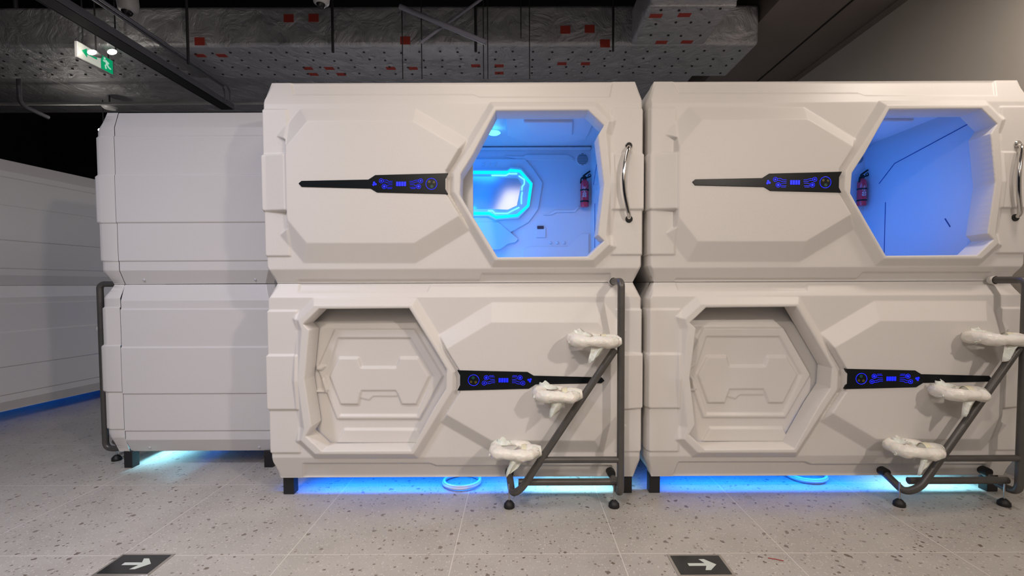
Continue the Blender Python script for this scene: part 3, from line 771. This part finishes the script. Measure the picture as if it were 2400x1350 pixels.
# ------------------------------------------------------------------ ceiling services
def duct(name, a, b, label, cat='duct'):
    root = thing(name, label, cat, ((a[0]+b[0])/2, (a[1]+b[1])/2, a[2]))
    cx, cy, cz = root.location
    o = MB().box((a[0]-cx, a[1]-cy, 0), (b[0]-cx, b[1]-cy, b[2]-a[2])).build('insulated_jacket', M['foil'], root, bevel=.03, seg=3)
    return root
ZD = 3.5
D1 = duct('air_duct', (-8.5, 4.4, ZD), (2.22, 5.08, ZD+.36), 'wide silver foil-wrapped duct running left to right above the pods')
D2 = duct('air_duct', (-8.5, 5.4, 3.66), (2.0, 6.5, 4.1), 'darker foil-wrapped duct behind the wide silver duct')
bx0 = onY(1480, 125, 4.42)[0]
D3 = duct('branch_duct', (1.04, .6, ZD-.02), (1.71, 4.38, ZD+.30), 'silver foil branch duct coming forward over the gap between the stacks')
def strap(root, x, y0, y1, z):
    pass
random.seed(3)
def tape(root, x, y, z, w=.09, d=.055, rot=0):
    c = root.location
    MB().box((x-w/2-c[0], y-d/2-c[1], z-.004-c[2]), (x+w/2-c[0], y+d/2-c[1], z+.002-c[2])).build('red_tape_patch', M['redtape'], root)
def tape_f(root, x, z, w=.09, d=.07):
    c = root.location; y = 4.4
    MB().box((x-w/2-c[0], y-.004-c[1], z-d/2-c[2]), (x+w/2-c[0], y+.002-c[1], z+d/2-c[2])).build('red_tape_patch', M['redtape'], root)
def onZ(px, py, z): return onFloor(px, py, z)
for px, py in [(470,130),(520,130),(722,160),(772,160),(735,174),(800,174),(916,160),(968,160),(1115,154),(1170,154),(1170,171),(1317,149),(1372,149),(553,188),(612,188)]:
    q = onZ(px, py, ZD)
    if 4.43 < q.y < 5.03: tape(D1, q.x, q.y, ZD)
for px, py in [(677,43),(735,42),(468,97),(950,95),(1325,70),(1382,68),(1418,102)]:
    q = at(px, py, 4.4); tape_f(D1, q.x, q.z)
for px, py in [(1537,37),(1604,35),(1550,99),(1610,98)]:
    q = onZ(px, py, ZD-.02)
    if .6 < q.y < 4.35: tape(D3, q.x, q.y, ZD-.02, .1, .05)
# insulation pins: a regular grid of small studs on the visible undersides
def pins(root, x0, x1, y0, y1, z, nx, ny):
    c = root.location; g = MB()
    for i in range(nx):
        for j in range(ny):
            x = x0+(x1-x0)*(i+.5)/nx+random.uniform(-.02, .02); y = y0+(y1-y0)*(j+.5)/ny+random.uniform(-.015, .015)
            g.lathe([(.011, 0), (.011, -.007), (.005, -.009)], (x-c[0], y-c[1], z-c[2]), 'z', 8)
    o = g.build('insulation_pins', M['pin'], root); o['kind'] = 'stuff'
pins(D1, -6, 2.2, 4.45, 5.05, ZD, 46, 4); pins(D3, 1.08, 1.68, .8, 4.3, ZD-.02, 4, 18)
# seam collars of the branch duct
for y in (2.55, 3.15, 3.75):
    c = D3.location; MB().box((1.035-c[0], y-c[1], -.012), (1.715-c[0], y+.03-c[1], .33)).build('seam_collar', M['foil'], D3, bevel=.006)
# bulkhead along the right wall
bk = quadbox('trim_1', (2.24, -3.5, 3.72), (3.32, 8.9, 5.0), M['bulk'])
quadbox('trim_2', (2.86, -3.5, 3.712), (2.875, 8.9, 3.722), M['gap'])
quadbox('trim_3', (3.24, -3.5, 3.70), (3.32, 8.9, 3.725), M['bulk'])

# conduits, trays, rods
def rod(name, pts, r, m, label, cat, group=None, fil=0):
    pts = fillet(pts, fil) if fil else pts
    return tag(MB().tube(pts, r, 10).build(name, m, smooth=True), label, cat, group)
# cable tray and pipe pair running away from the camera
xt = -4.02; zt_ = 1.296+ (668-255)*1.0
def ray_line(p1, Y1, p2, z):    # points on a line at constant height
    a = onZ(*p1, z); b = onZ(*p2, z); return a, b
a, b = ray_line((112, 2), 0, (545, 252), 3.36)
xm = (a.x+b.x)/2
tr = thing('cable_tray', 'long dark cable tray slanting over the end-on pods at the upper left', 'cable tray', (xm, 4.0, 3.33))
MB().box((-.07, -3.5, 0), (.07, 1.5, .012)).build('tray_base', M['darkpipe'], tr)
MB().box((-.075, -3.5, 0), (-.062, 1.5, .06)).build('side_rail', M['pipe'], tr); MB().box((.062, -3.5, 0), (.075, 1.5, .06)).build('side_rail', M['pipe'], tr)
for k in range(2):
    a, b = ray_line((222+16*k, 3), 0, (498+10*k, 183), 3.43); xm = (a.x+b.x)/2
    rod('conduit', [(xm, 1, 3.43), (xm, 5.1, 3.43)], .013, M['pipe'], ['left tube of the thin conduit pair beside the cable tray', 'right tube of the thin conduit pair beside the cable tray'][k], 'conduit', 'thin conduits beside the cable tray')
p0 = at(0, 244, 5.62); p1 = at(620, 242, 5.62)
rod('sprinkler_pipe', [(p0.x-1, 5.62, p0.z), (p1.x+.3, 5.62, p0.z)], .018, M['whitepipe'], 'thin white pipe running level above the end-on pods', 'pipe')
q0 = at(112, 60, 5.6); q1 = at(115, 272, 5.6); q2 = at(190, 303, 5.9)
rod('wall_conduit', [(q0.x, 5.25, 5.0), (q0.x, 5.25, q1.z), (q2.x, 5.5, q2.z)], .022, M['pipe'], 'grey conduit dropping at the upper left and bending towards the lower spotlight', 'conduit', fil=.08)
rods = [(780, 4.32, .012, 3.40, 'dark hanger rod in front of the duct, above the left end of the front stack'), (1115, 4.32, .013, 3.40, 'dark hanger rod between the two thin wires right of the white brace crossing'),
        (440, 4.32, .012, 3.3, 'dark hanger rod above the end-on pod stack'), (1437, 4.32, .010, 3.40, 'dark hanger rod beside the branch duct')]
for px, Y, r, zb, lab in rods:
    x = at(px, 100, Y).x; rod('hanger_rod', [(x, Y, 5.0), (x, Y, zb)], r, M['darkpipe'], lab, 'hanger rod', 'dark rods hanging before the duct')
wires = [(943, 0, 'thin wire hanging at the left end of the white brace crossing'), (988, 0, 'thin wire hanging below the middle of the white brace crossing'), (1133, 0, 'thin wire hanging at the right end of the thick white brace'),
         (1143, 0, 'thin wire just right of the thick white brace end'), (1221, .35, 'shorter thin wire left of the pair before the duct'), (1241, 0, 'longer thin wire right of the pair before the duct')]
for px, dz, lab in wires:
    x = at(px, 100, 4.2).x; zz = at(px, 185, 4.2).z+dz; rod('hanger_wire', [(x, 4.2, 5.0), (x, 4.2, zz)], .0045, M['darkpipe'], lab, 'wire', 'thin wires hanging before the duct')
rod('brace', [at(937, 15, 4.1), at(1140, 100, 4.1)], .022, M['brace'] if 'brace' in M else M.setdefault('brace', mat('pale_brace', (.30, .30, .38), .45)), 'thick pale perforated brace, slanting down to the right before the duct', 'brace', 'pale crossing braces')
rod('brace', [at(985, 100, 4.16), at(1134, -6, 4.16)], .012, M['brace'], 'thin pale brace, slanting up to the right before the duct', 'brace', 'pale crossing braces')
h0 = at(527, 235, 5.2)
for k in range(2):
    rod('cable_loop', fillet([(h0.x+.06*k, 5.2, 3.3), (h0.x+.06*k, 5.2, h0.z+.1), (h0.x+.045*k-.03, 5.2, h0.z+.17), (h0.x-.06+.05*k, 5.2, h0.z+.17+.0*k)], .05), .008, M['pipe'], ['left of two short bent cables at the end of the cable tray', 'right of two short bent cables at the end of the cable tray'][k], 'cable', 'short bent cables')

# exit sign with twin emergency lamps
xs = -3.875; zs = 3.31; ya, yb = 4.2, 4.58
ex = thing('exit_sign', 'lit exit sign with arrow and green running figure, hanging at the upper left', 'exit sign', (xs, (ya+yb)/2, zs))
M['sign_white'] = emit_mat('lit_white_sign', (.9, .92, .8), .7); M['sign_green'] = emit_mat('lit_green_sign', (.0, .55, .22), .8); M['sign_glyph'] = emit_mat('lit_pale_glyph', (.65, .95, .8), .9)
M['lamp_glow'] = emit_mat('emergency_lamp_glass', (1, .93, .8), 40)
hl = (yb-ya)/2
MB().box((-.015, -hl, 0), (.012, hl, .142)).build('housing', M['camwhite'], ex, bevel=.004)
MB().box((.011, -hl+.008, .008), (.014, .04, .134)).build('arrow_face', M['sign_white'], ex)
MB().box((.011, .045, .008), (.014, hl-.02, .134)).build('figure_face', M['sign_green'], ex)
def yz_prism(poly, x0, x1, name, m, par):
    n = len(poly); v = [(x0, p[0], p[1]) for p in poly]+[(x1, p[0], p[1]) for p in poly]
    return mesh(name, v, [tuple(range(n)), tuple(range(2*n-1, n-1, -1))]+[(i, (i+1) % n, (i+1) % n+n, i+n) for i in range(n)], m, par)
yz_prism([(-.15,.078),(-.10,.118),(-.10,.09),(0,.09),(0,.066),(-.10,.066),(-.10,.038)], .0135, .016, 'arrow', M['sign_green'], ex)
g = MB(); X = .0155
def limb(*pts, r=.006): g.tube([(X, y-.008, z*.93) for y, z in pts], r, 8)
g.lathe([(.010, 0), (.010, .003)], (X-.001, .080, .116), 'x', 16)
limb((.098,.112),(.112,.078), r=.009); limb((.098,.108),(.082,.094),(.074,.104)); limb((.10,.108),(.122,.100),(.130,.088)); limb((.112,.078),(.094,.058),(.100,.028)); limb((.112,.078),(.128,.056),(.150,.048))
g.build('running_figure', M['sign_glyph'], ex, smooth=True)
MB().tube([(0, -.12, .14), (0, -.12, 1.5)], .006, 8).build('hanger', M['darkpipe'], ex); MB().tube([(0, .14, .14), (0, .14, .188)], .006, 8).build('hanger', M['darkpipe'], ex)
def spot(px, py, Y, r, label, bl=.05):
    q = at(px, py, Y); root = thing('emergency_lamp', label, 'emergency lamp', q, 0, 'bright emergency lamps')
    sq = lambda g: setattr(g, 'v', [(x, y, z*.55) for x, y, z in g.v]) or g
    sq(MB().lathe([(r*.6, .07), (r*.9, .04), (r*1.15, 0), (r*1.1, -.01)], (0,0,0), 'y', 24)).build('lamp_head', M['camwhite'], root, smooth=True)
    sq(MB().lathe([(r, -.010), (r*.8, -.018), (r*.3, -.024)], (0,0,0), 'y', 24)).build('lens', M['lamp_glow'], root, smooth=True)
    MB().tube([(0, .03, 0), (0, .03, bl)], .006, 8).build('bracket', M['darkpipe'], root)
spot(218, 124, 4.27, .040, 'bright emergency lamp covering the arrow half of the exit sign', 1.65)
spot(265, 123, 4.30, .042, 'bright emergency lamp above the running figure of the exit sign', 1.65)
spot(238, 305, 5.9, .035, 'bright lamp at the top left corner of the end-on pod stack', .38)
for p, e in (((-3.75, 4.1, 3.36), 3), ((-5.2, 5.7, 3.2), 3)):
    l = bpy.data.lights.new('emergency_lamp_light', 'POINT'); l.energy = e; l.color = (1, .92, .8); l.shadow_soft_size = .05
    o = bpy.data.objects.new('emergency_lamp_light', l); C.objects.link(o); o.location = p

# cameras and detector
def dome(px, py, Y, r, label, cat='security camera', up_=.6):
    q = at(px, py, Y); root = thing('security_camera' if cat != 'smoke detector' else 'smoke_detector', label, cat, q)
    if cat == 'smoke detector':
        MB().lathe([(r*.75, -.03), (r, -.01), (r*.95, .02), (r*.5, .04)], (0,0,0), 'z', 28).build('housing', M['camwhite'], root, smooth=True)
        MB().tube([(0,0,.03), (0,0,3.655-q.z)], .008, 8).build('stem', M['darkpipe'], root); return
    MB().lathe([(r*.55, -r*.55), (r*.9, -r*.25), (r, .03), (r*.95, .10), (r*.6, .13)], (0,0,0), 'z', 28).build('housing', M['camwhite'], root, smooth=True)
    MB().lathe([(r*.15, -r*.95), (r*.4, -r*.82), (r*.56, -r*.5)], (0,-r*.12,0), 'z', 24).build('lens_dome', M['glassblk'], root, smooth=True)
    MB().tube([(0,0,.1), (0,0,5-q.z)], .012, 8).build('stem', M['darkpipe'], root)
dome(753, 2, 3.6, .062, 'white dome camera hanging at the top edge above the left front stack')
dome(300, 18, 3.9, .075, 'white dome camera hanging at the upper left near the exit sign')
dome(257, 250, 5.9, .08, 'round pale smoke detector above the end-on pod stack', 'smoke detector')
